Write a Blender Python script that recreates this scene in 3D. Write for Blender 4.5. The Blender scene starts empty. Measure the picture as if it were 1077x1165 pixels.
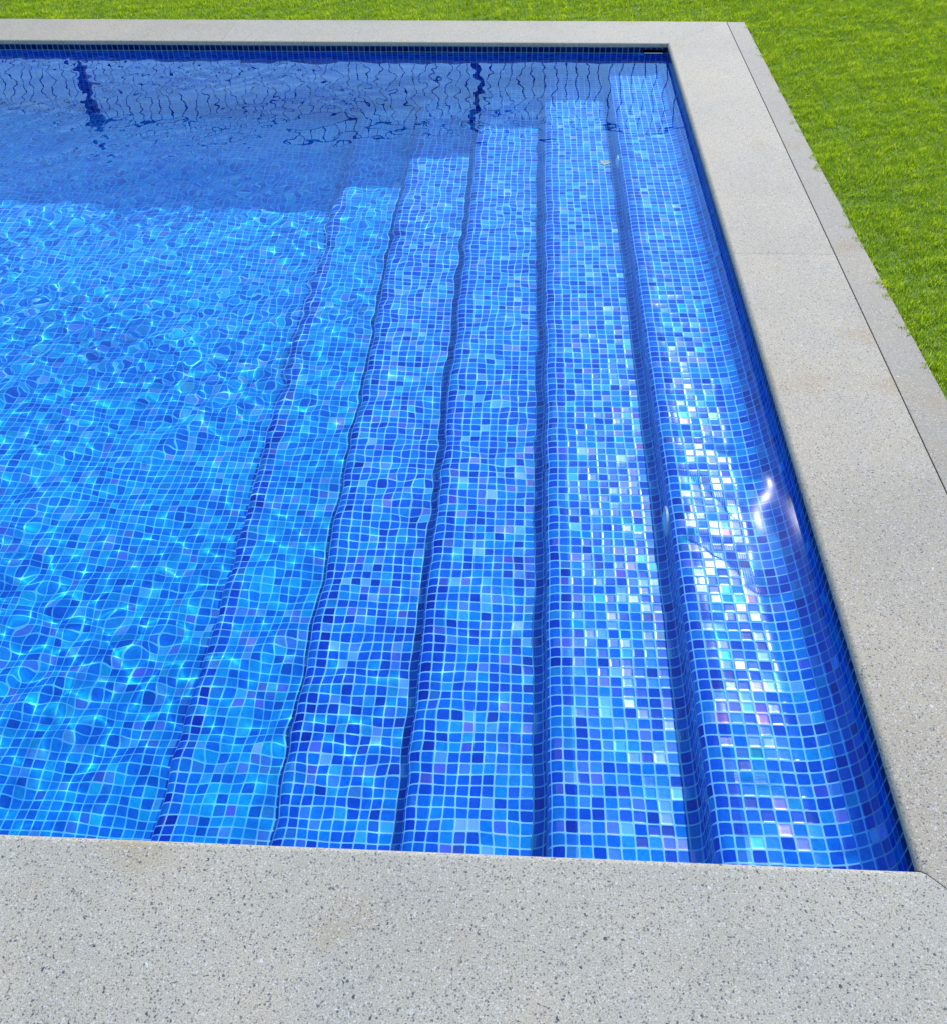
import bpy, bmesh, math, random
import numpy as np
from mathutils import Vector, Matrix

# ---------------------------------------------------------------- units
# everything is laid out in mosaic modules (one tile + one joint), T metres each
T = 0.0265
PI = math.pi
rng = np.random.default_rng(11)
random.seed(4)
S = bpy.context.scene
COL = S.collection

WL = -1.784           # water level below the coping top (z = 0)
L = 155.3             # pool length along y
XW = -0.30            # wall face, just behind the rounded coping lip at -0.5
W = 11.53             # coping width on the right
W2 = 12.6             # coping width at the far end
TH = 0.58             # coping thickness
D1 = 5.5              # water depth over the first step
R = 5.70              # riser
N1 = -10.07           # where the flat of the first step starts
TR = 11.10            # step pitch
XL = -262.0           # left wall
FLOOR = WL - 32.5

# ---------------------------------------------------------------- helpers
def mat(name):
    m = bpy.data.materials.new(name); m.use_nodes = True
    nt = m.node_tree
    b = nt.nodes['Principled BSDF']
    return m, nt, b

def N(nt, typ, **kw):
    n = nt.nodes.new(typ)
    for k, v in kw.items():
        if hasattr(n, k): setattr(n, k, v)
        else: n.inputs[k].default_value = v
    return n

def lk(nt, a, b): nt.links.new(a, b)

def math_n(nt, op, a, b=None, clamp=False):
    n = nt.nodes.new('ShaderNodeMath'); n.operation = op; n.use_clamp = clamp
    for i, v in enumerate((a, b)):
        if v is None: continue
        if isinstance(v, (int, float)): n.inputs[i].default_value = v
        else: nt.links.new(v, n.inputs[i])
    return n.outputs[0]

def vmath(nt, op, a, b=None, scale=None):
    n = nt.nodes.new('ShaderNodeVectorMath'); n.operation = op
    for i, v in enumerate((a, b)):
        if v is None: continue
        if isinstance(v, tuple): n.inputs[i].default_value = v
        else: nt.links.new(v, n.inputs[i])
    if scale is not None: n.inputs['Scale'].default_value = scale
    return n.outputs[0]

def ramp(nt, fac, stops, interp='LINEAR'):
    n = nt.nodes.new('ShaderNodeValToRGB'); r = n.color_ramp; r.interpolation = interp
    while len(r.elements) < len(stops): r.elements.new(0.5)
    for e, (p, c) in zip(r.elements, stops):
        e.position = p; e.color = (*c, 1) if len(c) == 3 else c
    nt.links.new(fac, n.inputs[0])
    return n.outputs[0]

def mix(nt, fac, a, b, blend='MIX'):
    n = nt.nodes.new('ShaderNodeMix'); n.data_type = 'RGBA'; n.blend_type = blend
    if isinstance(fac, (int, float)): n.inputs[0].default_value = fac
    else: nt.links.new(fac, n.inputs[0])
    for i, v in ((6, a), (7, b)):
        if isinstance(v, tuple): n.inputs[i].default_value = (*v, 1) if len(v) == 3 else v
        else: nt.links.new(v, n.inputs[i])
    return n.outputs[2]

def link_mesh(name, me, m=None, parent=None, loc=(0, 0, 0)):
    o = bpy.data.objects.new(name, me); COL.objects.link(o)
    if m: me.materials.append(m)
    o.location = loc
    if parent: o.parent = parent
    return o

def from_bm(name, bm, m=None, parent=None, loc=(0, 0, 0), smooth=False):
    me = bpy.data.meshes.new(name); bm.normal_update(); bm.to_mesh(me); bm.free()
    if smooth: me.polygons.foreach_set('use_smooth', [True] * len(me.polygons))
    return link_mesh(name, me, m, parent, loc)

def tag(o, label=None, cat=None, group=None, kind=None):
    if label: o['label'] = label
    if cat: o['category'] = cat
    if group: o['group'] = group
    if kind: o['kind'] = kind
    return o

def empty(name, loc=(0, 0, 0)):
    o = bpy.data.objects.new(name, None); COL.objects.link(o); o.location = loc
    o.empty_display_size = 0.1
    return o

def box_bm(bm, x0, x1, y0, y1, z0, z1):
    r = bmesh.ops.create_cube(bm, size=1)
    for v in r['verts']:
        v.co = Vector(((x0 + x1) / 2 + v.co.x * (x1 - x0), (y0 + y1) / 2 + v.co.y * (y1 - y0), (z0 + z1) / 2 + v.co.z * (z1 - z0)))
    return r['verts']

def cyl_bm(bm, p, q, r, seg=8, r2=None):
    p, q = Vector(p), Vector(q); d = q - p
    M = Matrix.Translation((p + q) / 2) @ d.to_track_quat('Z', 'Y').to_matrix().to_4x4()
    return bmesh.ops.create_cone(bm, cap_ends=True, segments=seg, radius1=r, radius2=r if r2 is None else r2, depth=d.length, matrix=M)['verts']

# ---------------------------------------------------------------- materials
def tile_material(name, pearl=0.1, seed=0.0, gain=(1, 1, 1), joint=1.0, even=0.0, coat=0.22, tint=(1, 1, 1)):
    m, nt, b = mat(name)
    uv = N(nt, 'ShaderNodeUVMap').outputs[0]
    # hand-laid sheets: joints wander by a hair
    wob = N(nt, 'ShaderNodeTexNoise', Scale=0.35, Detail=1.0); lk(nt, uv, wob.inputs['Vector'])
    w = vmath(nt, 'MULTIPLY', vmath(nt, 'SUBTRACT', wob.outputs['Color'], (.5, .5, .5)), (0.14, 0.14, 0.0))
    uvw = vmath(nt, 'ADD', vmath(nt, 'ADD', uv, w), (seed * 37.0, seed * 11.0, 0.5))
    cell = vmath(nt, 'FLOOR', uvw)
    fr = vmath(nt, 'FRACTION', uvw)
    sx = nt.nodes.new('ShaderNodeSeparateXYZ'); lk(nt, vmath(nt, 'ABSOLUTE', vmath(nt, 'SUBTRACT', fr, (.5, .5, 0))), sx.inputs[0])
    # rounded-corner distance to the tile edge
    ax = math_n(nt, 'POWER', math_n(nt, 'MULTIPLY', sx.outputs[0], 2.0), 9.0)
    ay = math_n(nt, 'POWER', math_n(nt, 'MULTIPLY', sx.outputs[1], 2.0), 9.0)
    dist = math_n(nt, 'POWER', math_n(nt, 'ADD', ax, ay), 1 / 9.0)      # 0 centre .. 1 edge
    grout = N(nt, 'ShaderNodeMapRange', interpolation_type='SMOOTHSTEP'); lk(nt, dist, grout.inputs[0])
    grout.inputs[1].default_value = 0.855; grout.inputs[2].default_value = 0.915
    g = grout.outputs[0]
    wn = N(nt, 'ShaderNodeTexWhiteNoise', noise_dimensions='3D'); lk(nt, cell, wn.inputs['Vector'])
    wn2 = N(nt, 'ShaderNodeTexWhiteNoise', noise_dimensions='3D'); lk(nt, vmath(nt, 'ADD', cell, (71.3, 13.7, 5.1)), wn2.inputs['Vector'])
    wn3 = N(nt, 'ShaderNodeTexWhiteNoise', noise_dimensions='3D'); lk(nt, vmath(nt, 'ADD', cell, (7.3, 113.7, 9.1)), wn3.inputs['Vector'])
    blues = ramp(nt, wn.outputs['Value'], [
        (0.00, (0.001, 0.040, 0.50)), (0.07, (0.001, 0.080, 0.66)), (0.22, (0.002, 0.130, 0.78)),
        (0.42, (0.002, 0.200, 0.86)), (0.62, (0.004, 0.280, 0.88)), (0.80, (0.016, 0.370, 0.86)),
        (0.96, (0.06, 0.45, 0.82))], 'CONSTANT')
    blues = mix(nt, even, blues, (0.004, 0.20, 0.84))
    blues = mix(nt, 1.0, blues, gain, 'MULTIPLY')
    # stirred-glass streaks inside each tile
    st = N(nt, 'ShaderNodeTexNoise', Scale=2.6, Detail=3.0, Distortion=1.2); lk(nt, vmath(nt, 'ADD', uvw, wn.outputs['Color']), st.inputs['Vector'])
    stv = ramp(nt, st.outputs['Fac'], [(0.3, (0.78, 0.80, 0.86)), (0.7, (1.18, 1.16, 1.08))])
    blues = mix(nt, 1.0, blues, stv, 'MULTIPLY')
    pearls = ramp(nt, wn3.outputs['Value'], [
        (0.0, (0.08, 0.26, 0.78)), (0.24, (0.16, 0.38, 0.76)), (0.46, (0.24, 0.24, 0.72)), (0.56, (0.03, 0.50, 0.78)),
        (0.70, (0.22, 0.46, 0.78)), (0.86, (0.10, 0.14, 0.70)), (0.96, (0.30, 0.52, 0.70))], 'CONSTANT')
    isp = math_n(nt, 'LESS_THAN', wn2.outputs['Value'], pearl)
    body = mix(nt, isp, blues, pearls)
    gn = N(nt, 'ShaderNodeTexNoise', Scale=1.3, Detail=4.0); lk(nt, uvw, gn.inputs['Vector'])
    gcol = ramp(nt, gn.outputs['Fac'], [(0.3, (0.27 * joint, 0.60 * joint, 0.86 * joint)), (0.7, (0.40 * joint, 0.72 * joint, 0.92 * joint))])
    gcol = mix(nt, 1.0, gcol, tint, 'MULTIPLY')
    col = mix(nt, g, body, gcol)
    lk(nt, col, b.inputs['Base Color'])
    met = math_n(nt, 'MULTIPLY', math_n(nt, 'LESS_THAN', wn2.outputs['Value'], pearl * 1.6), 0.34)
    film = math_n(nt, 'ADD', math_n(nt, 'MULTIPLY', wn3.outputs['Value'], 420.0), 260.0)
    lk(nt, math_n(nt, 'MULTIPLY', film, math_n(nt, 'LESS_THAN', wn2.outputs['Value'], coat)), b.inputs['Thin Film Thickness'])
    b.inputs['Thin Film IOR'].default_value = 1.9
    notg = math_n(nt, 'SUBTRACT', 1.0, g)
    lk(nt, math_n(nt, 'MULTIPLY', met, notg), b.inputs['Metallic'])
    rr = math_n(nt, 'ADD', math_n(nt, 'MULTIPLY', wn3.outputs['Value'], 0.08), 0.105)
    rr = math_n(nt, 'ADD', math_n(nt, 'MULTIPLY', g, 0.45), rr)
    lk(nt, rr, b.inputs['Roughness'])
    b.inputs['IOR'].default_value = 1.75
    # under water plain glass hardly mirrors; the iridescent coated ones do
    lk(nt, math_n(nt, 'ADD', math_n(nt, 'MULTIPLY', math_n(nt, 'LESS_THAN', wn2.outputs['Value'], coat), 1.0), 0.07), b.inputs['Specular IOR Level'])
    # every tile is bedded at a slightly different tilt, with a pillowed face
    geo = N(nt, 'ShaderNodeNewGeometry')
    tilt = vmath(nt, 'SCALE', vmath(nt, 'SUBTRACT', wn2.outputs['Color'], (.5, .5, .5)), scale=0.08)
    hgt = math_n(nt, 'MULTIPLY', math_n(nt, 'POWER', dist, 6.0), -1.0)
    hgt = math_n(nt, 'ADD', hgt, math_n(nt, 'MULTIPLY', st.outputs['Fac'], 0.10))
    bump = N(nt, 'ShaderNodeBump', Strength=0.22, Distance=0.0012)
    lk(nt, hgt, bump.inputs['Height'])
    nn = vmath(nt, 'NORMALIZE', vmath(nt, 'ADD', bump.outputs['Normal'], tilt))
    lk(nt, nn, b.inputs['Normal'])
    return m

def stone_material(name, base, seed, speck=1.0, spots=1.0):
    m, nt, b = mat(name)
    co = N(nt, 'ShaderNodeNewGeometry').outputs['Position']
    P = vmath(nt, 'ADD', co, (seed * 3.1, seed * 1.7, seed))
    big = N(nt, 'ShaderNodeTexNoise', Scale=2.2, Detail=5.0, Roughness=0.6); lk(nt, P, big.inputs['Vector'])
    c = ramp(nt, big.outputs['Fac'], [(0.30, tuple(v * 0.88 for v in base)), (0.5, base), (0.72, (base[0] * 1.12, base[1] * 1.08, base[2] * 1.02))])
    tone = N(nt, 'ShaderNodeTexNoise', Scale=7.0, Detail=4.0, Roughness=0.55); lk(nt, vmath(nt, 'ADD', P, (2.0, 7.0, 0.0)), tone.inputs['Vector'])
    c = mix(nt, 1.0, c, ramp(nt, tone.outputs['Fac'], [(0.34, (0.975, 0.985, 1.03)), (0.5, (1, 1, 1)), (0.66, (1.02, 1.005, 0.975))]), 'MULTIPLY')
    # warm water-marks
    wm = N(nt, 'ShaderNodeTexNoise', Scale=4.2, Detail=2.0); lk(nt, vmath(nt, 'ADD', P, (9.0, 4.0, 0.0)), wm.inputs['Vector'])
    c = mix(nt, ramp(nt, wm.outputs['Fac'], [(0.62, (0, 0, 0)), (0.78, (0.8, 0.8, 0.8))]), c, (base[0] * 0.92, base[1] * 0.78, base[2] * 0.56))
    # sand-size grain
    fine = N(nt, 'ShaderNodeTexNoise', Scale=420.0, Detail=2.0, Roughness=0.7); lk(nt, P, fine.inputs['Vector'])
    c = mix(nt, 1.0, c, ramp(nt, fine.outputs['Fac'], [(0.32, (0.62, 0.62, 0.62)), (0.68, (1.36, 1.36, 1.36))]), 'MULTIPLY')
    def specks(scale, thr, soft, frac, colr, c, off):
        dp = vmath(nt, 'ADD', P, (off, off * 2, 0))
        nz = N(nt, 'ShaderNodeTexNoise', Scale=scale * 1.7, Detail=1.0); lk(nt, dp, nz.inputs['Vector'])
        dp = vmath(nt, 'ADD', dp, vmath(nt, 'SCALE', nz.outputs['Color'], scale=1.1 / scale))
        v = N(nt, 'ShaderNodeTexVoronoi', Scale=scale, Randomness=1.0); lk(nt, dp, v.inputs['Vector'])
        sel = nt.nodes.new('ShaderNodeSeparateColor'); lk(nt, v.outputs['Color'], sel.inputs[0])
        # radius varies from chip to chip
        rad = math_n(nt, 'MULTIPLY', math_n(nt, 'ADD', sel.outputs[1], 0.35), thr)
        a = N(nt, 'ShaderNodeMapRange'); lk(nt, v.outputs['Distance'], a.inputs[0]); lk(nt, rad, a.inputs[2])
        lk(nt, math_n(nt, 'SUBTRACT', rad, soft), a.inputs[1]); a.inputs[3].default_value = 1; a.inputs[4].default_value = 0
        k = math_n(nt, 'MULTIPLY', a.outputs[0], math_n(nt, 'LESS_THAN', sel.outputs[0], frac), True)
        return mix(nt, k, c, colr)
    c = specks(260, 0.42, 0.22, 0.55 * speck, (0.47, 0.44, 0.38), c, 3.0)
    c = specks(250, 0.42, 0.20, 0.60 * speck, (0.13, 0.12, 0.105), c, 7.0)
    c = specks(165, 0.32, 0.14, 0.42 * speck, (0.07, 0.07, 0.07), c, 1.0)
    c = specks(110, 0.24, 0.07, 0.10 * speck, (0.04, 0.042, 0.048), c, 11.0)
    c = specks(95, 0.22, 0.06, 0.02 * speck, (0.50, 0.48, 0.44), c, 5.0)
    lk(nt, c, b.inputs['Base Color'])
    b.inputs['Roughness'].default_value = 0.72
    bump = N(nt, 'ShaderNodeBump', Strength=0.35, Distance=0.0008); lk(nt, fine.outputs['Fac'], bump.inputs['Height'])
    lk(nt, bump.outputs['Normal'], b.inputs['Normal'])
    return m

def plain(name, col, rough=0.5, metal=0.0):
    m, nt, b = mat(name)
    n = N(nt, 'ShaderNodeTexNoise', Scale=40.0, Detail=3.0)
    c = ramp(nt, n.outputs['Fac'], [(0.3, tuple(v * 0.88 for v in col)), (0.7, tuple(min(1, v * 1.1) for v in col))])
    lk(nt, c, b.inputs['Base Color']); b.inputs['Roughness'].default_value = rough; b.inputs['Metallic'].default_value = metal
    return m

M_STEP = tile_material('glass_mosaic_steps', pearl=0.085, seed=0.0, gain=(0.4, 0.84, 0.84), even=0.15)
M_FLOOR = tile_material('glass_mosaic_floor', pearl=0.018, seed=2.0, gain=(0.2, 1.10, 0.84), even=0.35, coat=0.2, tint=(0.40, 0.92, 1.06))
M_WALL = tile_material('glass_mosaic_walls', pearl=0.02, seed=5.0, gain=(0.3, 0.36, 0.66), joint=0.6, coat=0.0)  # shade on walls and cove is put into the darker gain
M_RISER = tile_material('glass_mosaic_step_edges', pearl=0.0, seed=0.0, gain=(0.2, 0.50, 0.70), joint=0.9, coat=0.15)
M_BAND_SHADE = tile_material('glass_mosaic_band_shade', pearl=0.0, seed=7.0, gain=(0.2, 0.035, 0.085), joint=0.28, coat=0.0)  # shade under the coping, painted as navy tile above the water
M_STONE = [stone_material('terrazzo_%s' % n, c, s) for n, c, s in (
    ('near', (0.350, 0.305, 0.223), 1.0), ('right', (0.335, 0.271, 0.184), 2.0), ('right_far', (0.332, 0.269, 0.181), 3.3),
    ('far', (0.332, 0.273, 0.184), 4.1), ('far_left', (0.33, 0.263, 0.172), 5.7))]
M_PATH = stone_material('cast_concrete', (0.262, 0.214, 0.150), 8.0, speck=0.35)

# water: clear refracting surface
m, nt, b = mat('pool_water')
nt.nodes.remove(b)
gl = N(nt, 'ShaderNodeBsdfGlass', IOR=1.333, Roughness=0.0); gl.inputs['Color'].default_value = (0.82, 0.985, 1, 1)
# capillary micro-ripples too small to model spread a little of the mirror reflection
mr = N(nt, 'ShaderNodeBsdfAnisotropic', Roughness=0.10)
mxs = N(nt, 'ShaderNodeMixShader'); mxs.inputs[0].default_value = 0.0003
lk(nt, gl.outputs[0], mxs.inputs[1]); lk(nt, mr.outputs[0], mxs.inputs[2])
lk(nt, mxs.outputs[0], nt.nodes['Material Output'].inputs['Surface'])
M_WATER = m

# soil / lawn base
m, nt, b = mat('lawn_soil')
n1 = N(nt, 'ShaderNodeTexNoise', Scale=30.0, Detail=6.0); n2 = N(nt, 'ShaderNodeTexNoise', Scale=1.2, Detail=3.0)
co = N(nt, 'ShaderNodeNewGeometry').outputs['Position']; lk(nt, co, n1.inputs['Vector']); lk(nt, co, n2.inputs['Vector'])
c = ramp(nt, n1.outputs['Fac'], [(0.3, (0.09, 0.15, 0.006)), (0.7, (0.16, 0.25, 0.010))])
lk(nt, c, b.inputs['Base Color']); b.inputs['Roughness'].default_value = 0.95
M_SOIL = m

m, nt, b = mat('grass_blade')
at = N(nt, 'ShaderNodeAttribute', attribute_name='tone'); at.attribute_type = 'GEOMETRY'
c = ramp(nt, at.outputs['Fac'], [(0.0, (0.20, 0.30, 0.004)), (0.35, (0.33, 0.44, 0.006)), (0.7, (0.47, 0.58, 0.012)), (0.94, (0.60, 0.68, 0.04)), (1.0, (0.60, 0.54, 0.20))])
big = N(nt, 'ShaderNodeTexNoise', Scale=3.0, Detail=3.0); co = N(nt, 'ShaderNodeNewGeometry').outputs['Position']; lk(nt, co, big.inputs['Vector'])
c = mix(nt, 1.0, c, ramp(nt, big.outputs['Fac'], [(0.3, (0.90, 0.94, 0.9)), (0.7, (1.08, 1.04, 1.0))]), 'MULTIPLY')
lk(nt, c, b.inputs['Base Color']); b.inputs['Roughness'].default_value = 0.6; b.inputs['Specular IOR Level'].default_value = 0.15
tr = N(nt, 'ShaderNodeBsdfTranslucent'); lk(nt, c, tr.inputs['Color'])
ms = N(nt, 'ShaderNodeMixShader'); ms.inputs[0].default_value = 0.5
lk(nt, b.outputs[0], ms.inputs[1]); lk(nt, tr.outputs[0], ms.inputs[2]); lk(nt, ms.outputs[0], nt.nodes['Material Output'].inputs['Surface'])
M_GRASS = m

M_BLACK = plain('powder_coated_steel', (0.006, 0.006, 0.008), 0.6)
M_DARK = plain('dark_plastic', (0.006, 0.006, 0.008), 0.5)
M_WHITE = plain('white_plastic', (0.80, 0.79, 0.77), 0.35)
M_LEAF = plain('dry_leaf', (0.75, 0.58, 0.36), 0.7)
M_LENS = plain('pale_lens', (0.62, 0.78, 0.80), 0.2)

# ---------------------------------------------------------------- ground
def ring_ground():
    bm = bmesh.new()
    B = 3200.0
    # terraces: bed under the coping, then lawn level outside it
    def ring(x0, x1, y0, y1, z): return [bm.verts.new((x * T, y * T, z * T)) for x, y in ((x0, y0), (x1, y0), (x1, y1), (x0, y1))]
    rings = [ring(XL, XW + 0.02, -0.22, L + XW - 0.02, -0.9),
             ring(XL - 11.5, W + 3.2, -12.0, L + W2 - 0.05, -0.9),
             ring(XL - 11.6, W + 3.4, -12.1, L + W2 + 0.1, -0.45),
             ring(-B, B, -B, B, -0.45)]
    for a, c in zip(rings, rings[1:]):
        for i in range(4):
            bm.faces.new((a[i], c[i], c[(i + 1) % 4], a[(i + 1) % 4]))
    return bm
g = from_bm('ground', ring_ground(), M_SOIL); tag(g, kind='structure')

# ---------------------------------------------------------------- coping slabs
def slab(name, pts, m, parent=None, zt=0.0, th=TH, bev=0.10, lip=None):
    bm = bmesh.new()
    top = [bm.verts.new((x * T, y * T, zt * T)) for x, y in pts]
    f = bm.faces.new(top)
    if f.normal.z < 0 or True:
        bm.normal_update()
        if f.normal.z < 0: f.normal_flip()
    r = bmesh.ops.extrude_face_region(bm, geom=[f])
    for v in r['geom']:
        if isinstance(v, bmesh.types.BMVert): v.co.z -= th * T
    bmesh.ops.recalc_face_normals(bm, faces=bm.faces)
    # lip: (axis, value) of the pool-side edge, which is rounded over; plain sides get a slight arris, butt joints none
    def top(e): return all(v.co.z > (zt - 0.01) * T for v in e.verts)
    def on(e, ax, val): return all(abs(v.co[ax] / T - val) < 0.02 for v in e.verts)
    ed = [e for e in bm.edges if top(e) and lip and on(e, *lip)]
    if ed: bmesh.ops.bevel(bm, geom=ed, offset=0.499 * T, segments=10, profile=0.5, affect='EDGES')
    ed = [e for e in bm.edges if top(e) and any(on(e, ax, v) for ax, v in ((0, W), (1, L + W2), (0, W + 0.11)))]
    if ed: bmesh.ops.bevel(bm, geom=ed, offset=bev * T, segments=3, profile=0.5, affect='EDGES')
    for fa in bm.faces: fa.smooth = False
    return from_bm(name, bm, m, parent)

G = 0.02    # half a tight joint
LP = 0.5    # the rounded lip reaches this far over the water
YJ, XJ = 77.2, -80.0
slabs = [
    ([(XL, 0), (-0.46, 0.0), (W - 0.1, -11.54), (XL, -11.5)], M_STONE[0], (1, 0.0), 'wide grey terrazzo coping slab along the near edge, full of black chips'),
    ([(-LP, 0.12), (W, -11.5 + 0.12), (W, YJ - G), (-LP, YJ - G)], M_STONE[1], (0, -LP), 'long pale speckled coping slab on the right side, from the mitred near corner to a hairline joint'),
    ([(-LP, YJ + G), (W, YJ + G), (W, L + W2), (-LP, L - LP)], M_STONE[2], (0, -LP), 'pale coping slab on the right side, between the hairline joint and the far corner'),
    ([(-LP - 0.03, L - LP), (W - 0.03, L + W2), (XJ + G, L + W2), (XJ + G, L - LP)], M_STONE[3], (1, L - LP), 'pale coping slab along the far edge, ending at the right corner above the skimmer'),
    ([(XJ - G, L - LP), (XJ - G, L + W2), (XL, L + W2), (XL, L - LP)], M_STONE[4], (1, L - LP), 'slightly warmer coping slab along the far edge, on the left half of the photo'),
]
for pts, mm, lip, lab in slabs:
    tag(slab('coping_slab', pts, mm, lip=lip), lab, 'coping slab', 'speckled terrazzo coping slabs framing the pool')

# cast concrete strip outside the right-hand coping
bm = bmesh.new()
ys = np.linspace(-11.5, L + W2 - 0.2, 60)
path = slab('path', [(W + 0.11, -11.5), (W + 4.9, -11.5), (W + 3.5, 100.0), (W + 3.3, L + W2 - 0.1), (W + 0.11, L + W2 - 0.1)], M_PATH, zt=-0.05, th=0.75, bev=0.06)
tag(path, kind='structure')

# ---------------------------------------------------------------- pool shell
pool = empty('swimming_pool', (0, 0, 0))
tag(pool, 'sunken swimming pool lined with blue glass mosaic, five long steps down its right side', 'pool')

def sheet(name, prof, y0, y1, m, u0=0.0, ny=1):
    """extrude an x-z profile along y; uv in tile modules"""
    n = len(prof)
    s = [u0]
    for a, c in zip(prof, prof[1:]): s.append(s[-1] + math.hypot(c[0] - a[0], c[1] - a[1]))
    vs = []; fs = []; uvs = []
    for j in range(ny + 1):
        y = y0 + (y1 - y0) * j / ny
        for (x, z) in prof: vs.append((x * T, y * T, z * T))
    for j in range(ny):
        for i in range(n - 1):
            a = j * n + i
            fs.append((a, a + 1, a + n + 1, a + n)); 
            ya = y0 + (y1 - y0) * j / ny; yb = y0 + (y1 - y0) * (j + 1) / ny
            uvs += [(s[i], ya), (s[i + 1], ya), (s[i + 1], yb), (s[i], yb)]
    me = bpy.data.meshes.new(name); me.from_pydata(vs, [], fs)
    uvl = me.uv_layers.new(name='UVMap'); uvl.data.foreach_set('uv', [c for p in uvs for c in p])
    me.polygons.foreach_set('use_smooth', [True] * len(me.polygons)); me.update()
    o = link_mesh(name, me, m, pool)
    return o, s[-1]

def arc(cx, cz, r, a0, a1, n=7):
    return [(cx + r * math.cos(math.radians(a0 + (a1 - a0) * i / n)), cz + r * math.sin(math.radians(a0 + (a1 - a0) * i / n))) for i in range(n + 1)]

Y0, Y1 = -0.2, L + XW
zt = [WL - D1 - k * R for k in range(5)] + [FLOOR]
RN, RC = 0.95, 1.1
# right wall: straight down, then a cove into the first step
CW = 4.2
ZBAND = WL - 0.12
sheet('wall_shade_band', [(XW, -TH + 0.02), (XW, ZBAND)], Y0, Y1, M_BAND_SHADE, 0.62)  # rows above the water coloured dark to stand for shade
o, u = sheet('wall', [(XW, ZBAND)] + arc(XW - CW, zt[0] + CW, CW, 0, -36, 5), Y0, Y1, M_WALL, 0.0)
start = arc(XW - CW, zt[0] + CW, CW, -36, -90, 8)
for k in range(5):
    xn = N1 - k * TR                       # flat starts here, nosing curls over to the left
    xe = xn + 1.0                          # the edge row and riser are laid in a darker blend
    o, u = sheet('step', start + [(xe, zt[k])], Y0, Y1, M_STEP if k < 4 else M_FLOOR, u)
    xr = xn - RN
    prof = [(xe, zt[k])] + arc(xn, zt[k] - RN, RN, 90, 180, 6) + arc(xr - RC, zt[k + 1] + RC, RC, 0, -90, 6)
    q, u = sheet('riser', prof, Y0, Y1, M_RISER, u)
    q.parent = o
    start = [prof[-1]]
o, u = sheet('floor', [start[0], (XL, FLOOR)], Y0, Y1, M_FLOOR, u)
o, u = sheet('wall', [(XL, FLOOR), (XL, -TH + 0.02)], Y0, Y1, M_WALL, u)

def flat_wall(name, y, rects, flip, m=None):
    vs, fs, uvs = [], [], []
    for (x0, x1, z0, z1) in rects:
        a = len(vs); vs += [(x0 * T, y * T, z0 * T), (x1 * T, y * T, z0 * T), (x1 * T, y * T, z1 * T), (x0 * T, y * T, z1 * T)]
        q = [(x0, z0), (x1, z0), (x1, z1), (x0, z1)]
        if flip: fs.append((a + 3, a + 2, a + 1, a)); q = q[::-1]
        else: fs.append((a, a + 1, a + 2, a + 3))
        uvs += [(p[0] + 0.3, p[1] + TH + 0.1) for p in q]
    me = bpy.data.meshes.new(name); me.from_pydata(vs, [], fs)
    uvl = me.uv_layers.new(name='UVMap'); uvl.data.foreach_set('uv', [c for p in uvs for c in p]); me.update()
    return link_mesh(name, me, m or M_WALL, pool)
ZT, ZB = -TH + 0.02, FLOOR - 0.5
Y0w = Y0
SX0, SX1, SZ0, SZ1 = -4.6, -0.9, -2.1, -1.1      # skimmer mouth
flat_wall('wall', Y0, [(XL, XW, ZB, ZT)], True)
flat_wall('wall', Y1, [(XL, SX0, ZB, ZBAND), (SX1, XW, ZB, ZBAND), (SX0, SX1, ZB, SZ0)], False)
flat_wall('wall_shade_band', Y1, [(XL, SX0, ZBAND, ZT), (SX1, XW, ZBAND, ZT), (SX0, SX1, SZ1, ZT)], False, M_BAND_SHADE)

# ---------------------------------------------------------------- skimmer mouth in the far wall
sk = empty('skimmer', ((SX0 + SX1) / 2 * T, Y1 * T, SZ0 * T))
tag(sk, 'dark skimmer mouth with a white flap in the far wall beside the right corner', 'skimmer')
def child_box(name, boxes, m, root, bev=0.0):
    bm = bmesh.new()
    for bx in boxes: box_bm(bm, *[v * T for v in bx])
    if bev: bmesh.ops.bevel(bm, geom=bm.edges[:], offset=bev * T, segments=2, affect='EDGES')
    bmesh.ops.translate(bm, verts=bm.verts, vec=-root.location)
    return from_bm(name, bm, m, root)
t = 0.18
child_box('throat', [(SX0 - t, SX0, Y1 + .02, Y1 + 7, SZ0 - t, SZ1 + t), (SX1, SX1 + t, Y1 + .02, Y1 + 7, SZ0 - t, SZ1 + t),
                     (SX0, SX1, Y1 + .02, Y1 + 7, SZ1, SZ1 + t), (SX0, SX1, Y1 + .02, Y1 + 7, SZ0 - t, SZ0), (SX0, SX1, Y1 + 7, Y1 + 7 + t, SZ0, SZ1)], M_DARK, sk)
child_box('flap', [(SX0 + .12, SX1 - .12, Y1 + .25, Y1 + .55, WL - 0.30, WL + 0.08)], M_WHITE, sk, 0.08)

# ---------------------------------------------------------------- two pale fittings in the first riser
def fitting(y, z, label):
    x = N1 - RN
    e = empty('underwater_light', (x * T, y * T, z * T)); tag(e, label, 'pool light', 'round pale fittings in the riser of the top step')
    bm = bmesh.new(); cyl_bm(bm, (0.004, 0, 0), (-0.005, 0, 0), 1.75 * T, 40); bmesh.ops.bevel(bm, geom=[ed for ed in bm.edges if all(v.co.x < -0.0045 for v in ed.verts)], offset=0.002, segments=3, affect='EDGES')
    from_bm('bezel', bm, M_WHITE, e)
    bm = bmesh.new(); bmesh.ops.create_uvsphere(bm, u_segments=32, v_segments=16, radius=1.25 * T)
    for v in bm.verts: v.co.x = v.co.x * 0.22 - 0.004
    from_bm('lens', bm, M_LENS, e, smooth=True)
fitting(37.6, zt[0] - 2.7, 'pale round light in the top riser, the larger-looking one level with the white sun glare')
fitting(115.6, zt[0] - 2.7, 'pale round light in the top riser, small and far off beside the dry leaf')

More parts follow.
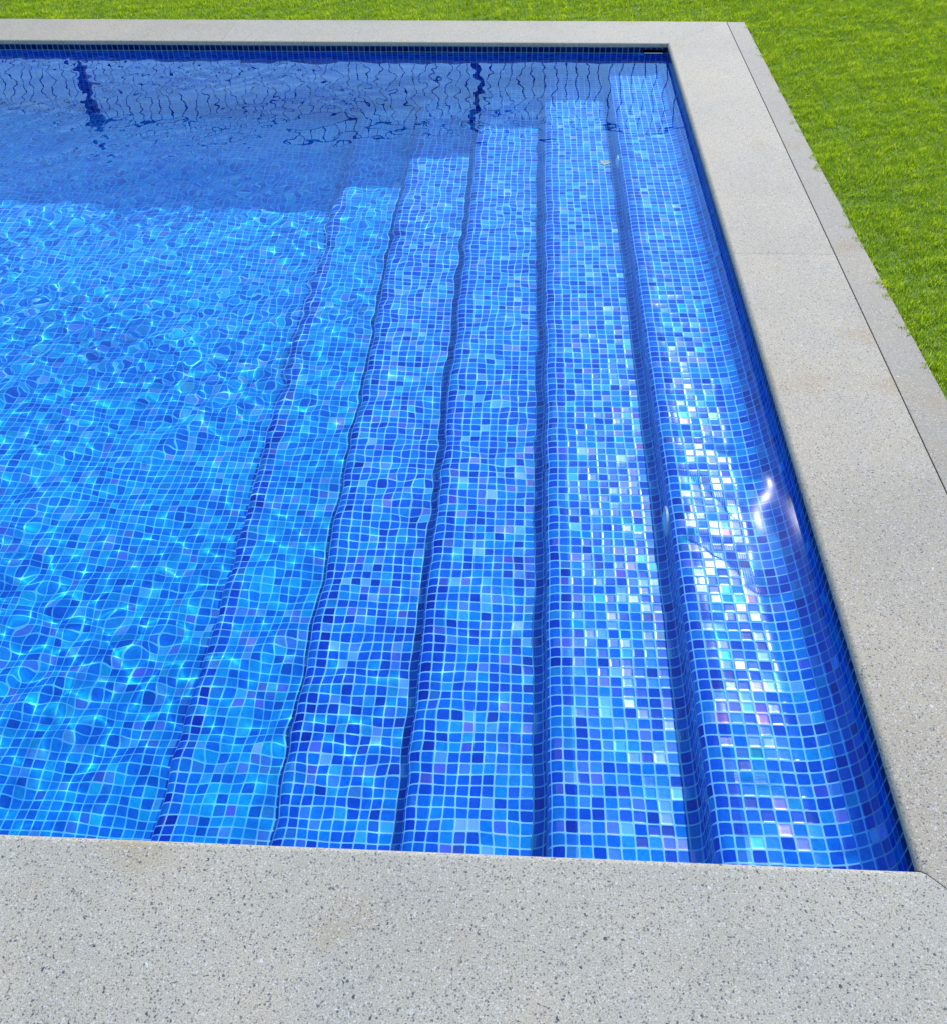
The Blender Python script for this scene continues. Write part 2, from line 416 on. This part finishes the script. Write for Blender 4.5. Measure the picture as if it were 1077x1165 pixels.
# ---------------------------------------------------------------- fallen leaf on the second step
bm = bmesh.new()
outline = [(0, -1.0), (.35, -.75), (.9, -.8), (.62, -.3), (1.15, .1), (.6, .25), (.55, .75), (.2, .6), (0, 1.25), (-.22, .62), (-.6, .8), (-.55, .2), (-1.1, .15), (-.65, -.3), (-.85, -.85), (-.3, -.72)]
vt = [bm.verts.new((x * 0.9 * T, y * 0.9 * T, 0.12 * T + 0.12 * T * math.sin(2.3 * x) * x)) for x, y in outline]
cv = bm.verts.new((0, 0, 0.05 * T))
for i in range(len(vt)): bm.faces.new((vt[i], vt[(i + 1) % len(vt)], cv))
bm.normal_update()
geo = bmesh.ops.extrude_face_region(bm, geom=bm.faces[:])
for v in geo['geom']:
    if isinstance(v, bmesh.types.BMVert): v.co.z += 0.0008
leaf = from_bm('fallen_leaf', bm, M_LEAF, None, (-12.9 * T, 118.0 * T, zt[1] * T + 0.001)); leaf.rotation_euler = (0.05, -0.1, 0.7)
tag(leaf, 'small beige dead leaf lying under water at the back of the second step', 'leaf')

# ---------------------------------------------------------------- water surface
def axis(a, b, fine0, fine1, df, dc):
    parts = []
    if a < fine0: parts.append(np.arange(a, fine0, dc))
    parts.append(np.arange(fine0, fine1, df)); parts.append(np.array([b]))
    return np.concatenate(parts)
xs = axis(XL - 0.05, XW + 0.06, -150.0, XW, 0.2, 1.0)
ysw = np.concatenate([np.arange(-0.24, 70.0, 0.13), np.arange(70.0, L + XW, 0.2), [L + XW + 0.06]])
X, Yg = np.meshgrid(xs, ysw)
H = np.zeros_like(X)
def ripples(n, l0, l1, slope, spread=PI, head=0.0, power=0.0):
    h = np.zeros_like(X)
    for _ in range(n):
        lam = math.exp(rng.uniform(math.log(l0), math.log(l1)))
        th = head + rng.uniform(-spread, spread); k = 2 * PI / lam
        a = slope * math.sqrt(2.0 / n) / k * (lam / l0) ** power
        ph = rng.uniform(0, 2 * PI)
        h += a * np.sin(k * (X * math.cos(th) + Yg * math.sin(th)) + ph)
    return h
def smooth_noise(scale, n=10):
    h = np.zeros_like(X)
    for _ in range(n):
        th = rng.uniform(0, 2 * PI); k = 2 * PI / scale * rng.uniform(.6, 1.5)
        h += np.sin(k * (X * math.cos(th) + Yg * math.sin(th)) + rng.uniform(0, 6.3))
    return h / math.sqrt(n / 2)
left = np.clip((-X - 22) / 60.0, 0, 1); left = left * left * (3 - 2 * left)
patch = np.clip(1 + 0.25 * smooth_noise(45), 0.5, 1.35)
patch2 = np.clip(1 + 0.35 * smooth_noise(26), 0.3, 1.6)
calm = np.clip((-X - 5.0) / 14.0, 0, 1); calm = 0.55 + 0.45 * calm * calm * (3 - 2 * calm)
H += ripples(40, 9, 40, 0.011) * (0.85 + 0.1 * left)
on_steps = np.clip((-X - 10) / 14, 0, 1)
H += ripples(60, 4.5, 10, 0.0105) * patch * (0.5 + 0.55 * on_steps - 0.36 * left)
H += ripples(100, 2.0, 4.0, 0.0145) * patch2 * (0.10 + 0.38 * on_steps + 0.50 * left)
H *= calm
near = np.exp(-((X + 2.0) / 6.0) ** 2 - ((Yg - 38.0) / 9.0) ** 2)
H += near * ripples(30, 4.6, 9, 0.021, spread=1.0)
Z = (WL + H) * T
nx, ny = len(xs), len(ysw)
co = np.stack([X * T, Yg * T, Z], -1).reshape(-1, 3).astype(np.float32)
idx = np.arange(nx * ny).reshape(ny, nx)
q = np.stack([idx[:-1, :-1], idx[:-1, 1:], idx[1:, 1:], idx[1:, :-1]], -1).reshape(-1).astype(np.int32)
me = bpy.data.meshes.new('water'); me.vertices.add(nx * ny); me.vertices.foreach_set('co', co.ravel())
nf = len(q) // 4
me.loops.add(len(q)); me.loops.foreach_set('vertex_index', q)
me.polygons.add(nf); me.polygons.foreach_set('loop_start', np.arange(0, len(q), 4, dtype=np.int32))
me.polygons.foreach_set('use_smooth', np.ones(nf, dtype=bool)); me.update(calc_edges=True)
water = link_mesh('water', me, M_WATER); tag(water, kind='structure')

# ---------------------------------------------------------------- grass
def grass_points():
    out = []
    def area(x0, x1, y0, y1, dens, wid):
        n = int((x1 - x0) * (y1 - y0) * T * T * dens)
        p = np.stack([rng.uniform(x0, x1, n), rng.uniform(y0, y1, n)], 1)
        out.append((p, wid))
    area(13.6, 62, 35, 194, 46000, 0.8)
    area(-140, 14.6, L + W2 + 0.1, 194, 24000, 1.15)
    area(62, 130, 0, 235, 5000, 2.2)
    area(14.6, 62, -30, 35, 7000, 2.0)
    area(-260, 62, 194, 235, 5000, 2.2)
    area(-260, -140, L + W2 + 0.1, 190, 6000, 2.0)
    return out
P_, Wd = [], []
for p, w_ in grass_points(): P_.append(p); Wd.append(np.full(len(p), w_))
P_ = np.concatenate(P_); Wd = np.concatenate(Wd)
# ragged margin against the strip
edge = 14.75 + 0.45 * np.sin(P_[:, 1] * 0.23) * np.sin(P_[:, 1] * 0.071 + 1) + 0.6 * np.sin(P_[:, 1] * 1.1 + 2 * np.sin(P_[:, 1] * .37)) + 0.3 * np.sin(P_[:, 1] * 2.7 + 3 * np.sin(P_[:, 1] * .53)) + np.clip((100 - P_[:, 1]) / 60, 0, 1) * 0.9
keep = (P_[:, 0] > edge) | (P_[:, 1] > L + W2 + 0.1)
P_, Wd = P_[keep], Wd[keep]
fringe = P_[:, 0] < 17.0
n = len(P_)
def vnoise(p, s, seed):
    r = np.random.default_rng(seed); h = np.zeros(len(p))
    for _ in range(8):
        th = r.uniform(0, 2 * PI); k = 2 * PI / s * r.uniform(.5, 1.6)
        h += np.sin(k * (p[:, 0] * math.cos(th) + p[:, 1] * math.sin(th)) + r.uniform(0, 6.3))
    return h / 2.0
cl = vnoise(P_, 2.6, 5); cl2 = vnoise(P_, 9.0, 6)
hgt = (0.0165 + 0.0035 * np.clip(cl, -1.5, 1.5) + 0.003 * np.clip(cl2, -1.5, 1.5)) * rng.uniform(0.65, 1.35, n)
hgt = np.clip(hgt, 0.008, 0.04)
az = rng.uniform(0, 2 * PI, n) + 0.0
lean = rng.uniform(0.15, 1.0, n) * hgt
# clump-wise combing
comb = vnoise(P_, 5.0, 9) * 1.5
az = np.where(rng.uniform(size=n) < 0.45, comb, az)
wdt = rng.uniform(0.0009, 0.0017, n) * Wd
fac = az + PI / 2 + rng.uniform(-0.5, 0.5, n)
base = np.stack([P_[:, 0] * T, P_[:, 1] * T, np.full(n, -0.5 * T)], 1)
dv = np.stack([np.cos(az), np.sin(az), np.zeros(n)], 1); sv = np.stack([np.cos(fac), np.sin(fac), np.zeros(n)], 1) * wdt[:, None]
up = np.array([0, 0, 1.0])
mid = base + dv * (lean * 0.35)[:, None] + up * (hgt * 0.62)[:, None]
tip = base + dv * lean[:, None] + up * (hgt * rng.uniform(0.75, 1.0, n))[:, None]
V = np.stack([base - sv, base + sv, mid + sv * 0.8, mid - sv * 0.8, tip], 1).reshape(-1, 3).astype(np.float32)
b5 = (np.arange(n) * 5)[:, None]
loops = np.concatenate([b5 + np.array([[0, 1, 2, 3]]), b5 + np.array([[3, 2, 4]])], 1).ravel().astype(np.int32)
starts = (np.arange(n) * 7)[:, None] + np.array([[0, 4]])
me = bpy.data.meshes.new('grass'); me.vertices.add(n * 5); me.vertices.foreach_set('co', V.ravel())
me.loops.add(n * 7); me.loops.foreach_set('vertex_index', loops)
me.polygons.add(n * 2); me.polygons.foreach_set('loop_start', starts.ravel().astype(np.int32))
me.update(calc_edges=True)
tone = np.clip(0.48 + 0.19 * rng.standard_normal(n) + 0.07 * cl2 + 0.05 * cl, 0, 0.97); tone[rng.uniform(size=n) < 0.02] = 1.0
at = me.attributes.new('tone', 'FLOAT', 'POINT'); at.data.foreach_set('value', np.repeat(tone, 5).astype(np.float32))
grass = link_mesh('grass', me, M_GRASS); tag(grass, 'bright green mown lawn around the pool paving', 'grass', kind='stuff')

# ---------------------------------------------------------------- fence beyond the lawn (seen mirrored in the water)
FY, FH, FX0, SP = 241.0, 46.0, -37.9, 107.5
def make_post(x):
    e = empty('fence_post', (x * T, FY * T, -0.45 * T))
    bm = bmesh.new(); h = (FH + 1.5) * T; box_bm(bm, -1.05 * T, 1.05 * T, -1.05 * T, 1.05 * T, 0, h)
    bmesh.ops.bevel(bm, geom=bm.edges[:], offset=0.004, segments=2, affect='EDGES'); from_bm('post', bm, M_BLACK, e)
    bm = bmesh.new(); box_bm(bm, -1.5 * T, 1.5 * T, -1.5 * T, 1.5 * T, h, h + 0.4 * T); from_bm('cap', bm, M_BLACK, e)
    return e
def make_panel(x):
    e = empty('metal_fence', (x * T, FY * T, -0.45 * T))
    a, c = 1.3 * T, (SP - 1.3) * T
    for nm, z in (('rail', 3.0), ('rail', FH - 1.0)):
        bm = bmesh.new(); cyl_bm(bm, (a, 0, z * T), (c, 0, z * T), 0.30 * T, 10); from_bm(nm, bm, M_BLACK, e)
    nb = 36
    proto = None
    for i in range(nb):
        bx = a + (c - a) * (i + 0.5) / nb
        if proto is None:
            bm = bmesh.new(); cyl_bm(bm, (0, 0, 1.2 * T), (0, 0, (FH - 1.0) * T), 0.15 * T, 8); proto = from_bm('bar', bm, M_BLACK, e, (bx, 0, 0))
        else:
            d = proto.copy(); COL.objects.link(d); d.parent = e; d.location = (bx, 0, 0)
    return e
plabels = {-2: 'left end', -1: 'left dark', 0: 'right dark', 1: 'right end'}
for i in (-2, -1, 0, 1):
    x = FX0 + i * SP
    lab = {-2: 'dark square fence post beyond the lawn, leftmost of the row and outside the frame',
           -1: 'dark square fence post whose wavering reflection hangs in the upper left of the water',
           0: 'dark square fence post whose wavering reflection hangs at upper centre of the water',
           1: 'dark square fence post beyond the lawn past the right corner of the pool'}[i]
    tag(make_post(x), lab, 'fence post', 'square posts of the dark metal fence')
for i in (-2, -1, 0):
    x = FX0 + i * SP
    lab = {-2: 'dark vertical-bar fence panel mirrored left of both dark post reflections',
           -1: 'dark vertical-bar fence panel mirrored as thin lines between the two post reflections',
           0: 'dark vertical-bar fence panel mirrored as thin lines right of the centre post reflection'}[i]
    tag(make_panel(x), lab, 'fence panel', 'bar panels of the dark metal fence')

# ---------------------------------------------------------------- light
SAZ, SEL = math.radians(18.5), math.radians(41.2)
w = bpy.data.worlds.new('World'); S.world = w; w.use_nodes = True
nt = w.node_tree
sky = nt.nodes.new('ShaderNodeTexSky'); sky.sky_type = 'NISHITA'; sky.sun_disc = False
sky.sun_elevation = SEL; sky.sun_rotation = SAZ; sky.air_density = 1.5; sky.dust_density = 0.1; sky.ozone_density = 10.0
nt.links.new(sky.outputs[0], nt.nodes['Background'].inputs[0]); nt.nodes['Background'].inputs[1].default_value = 0.15
sun = bpy.data.lights.new('sun', 'SUN'); sun.energy = 2.7; sun.angle = math.radians(0.53); sun.color = (1.0, 0.96, 0.90)
so = bpy.data.objects.new('sun', sun); COL.objects.link(so)
sd = Vector((math.sin(SAZ) * math.cos(SEL), math.cos(SAZ) * math.cos(SEL), math.sin(SEL)))
so.rotation_euler = sd.to_track_quat('Z', 'Y').to_euler(); so.location = sd * 20
sun.cycles.is_caustics_light = True
water.cycles.is_caustics_caster = True
for o in S.objects:
    if o.type == 'MESH' and (o.parent in (pool, sk) or (o.parent and o.parent.parent is pool) or (o.parent and o.parent.name.startswith('underwater')) or o is leaf):
        o.cycles.is_caustics_receiver = True

# ---------------------------------------------------------------- camera
cd = bpy.data.cameras.new('camera'); cam = bpy.data.objects.new('camera', cd); COL.objects.link(cam); S.camera = cam
cd.sensor_fit = 'HORIZONTAL'; cd.sensor_width = 36.0; cd.lens = 36.0 * 1118.64 / 1077.0; cd.clip_end = 2000; cd.clip_start = 0.02
pi_, ya, ro = (math.radians(v) for v in (42.141, -3.355, -0.778))
fw = Vector((math.sin(ya) * math.cos(pi_), math.cos(ya) * math.cos(pi_), -math.sin(pi_)))
rt = Vector((math.cos(ya), -math.sin(ya), 0)); upv = rt.cross(fw)
r2 = rt * math.cos(ro) + upv * math.sin(ro); u2 = -rt * math.sin(ro) + upv * math.cos(ro)
Mx = Matrix((r2, u2, -fw)).transposed().to_4x4(); Mx.translation = Vector((-24.971, -30.383, 55.324)) * T
cam.matrix_world = Mx

# ---------------------------------------------------------------- render
S.view_settings.view_transform = 'Standard'; S.view_settings.look = 'None'; S.view_settings.gamma = 1
S.view_settings.exposure = 0.92
S.render.engine = 'CYCLES'
c = S.cycles
c.use_denoising = True
try: c.denoiser = 'OPENIMAGEDENOISE'
except Exception: pass
c.caustics_refractive = True; c.caustics_reflective = True; c.blur_glossy = 0.3
c.max_bounces = 10; c.transmission_bounces = 6; c.glossy_bounces = 4; c.diffuse_bounces = 3
c.sample_clamp_indirect = 4.0
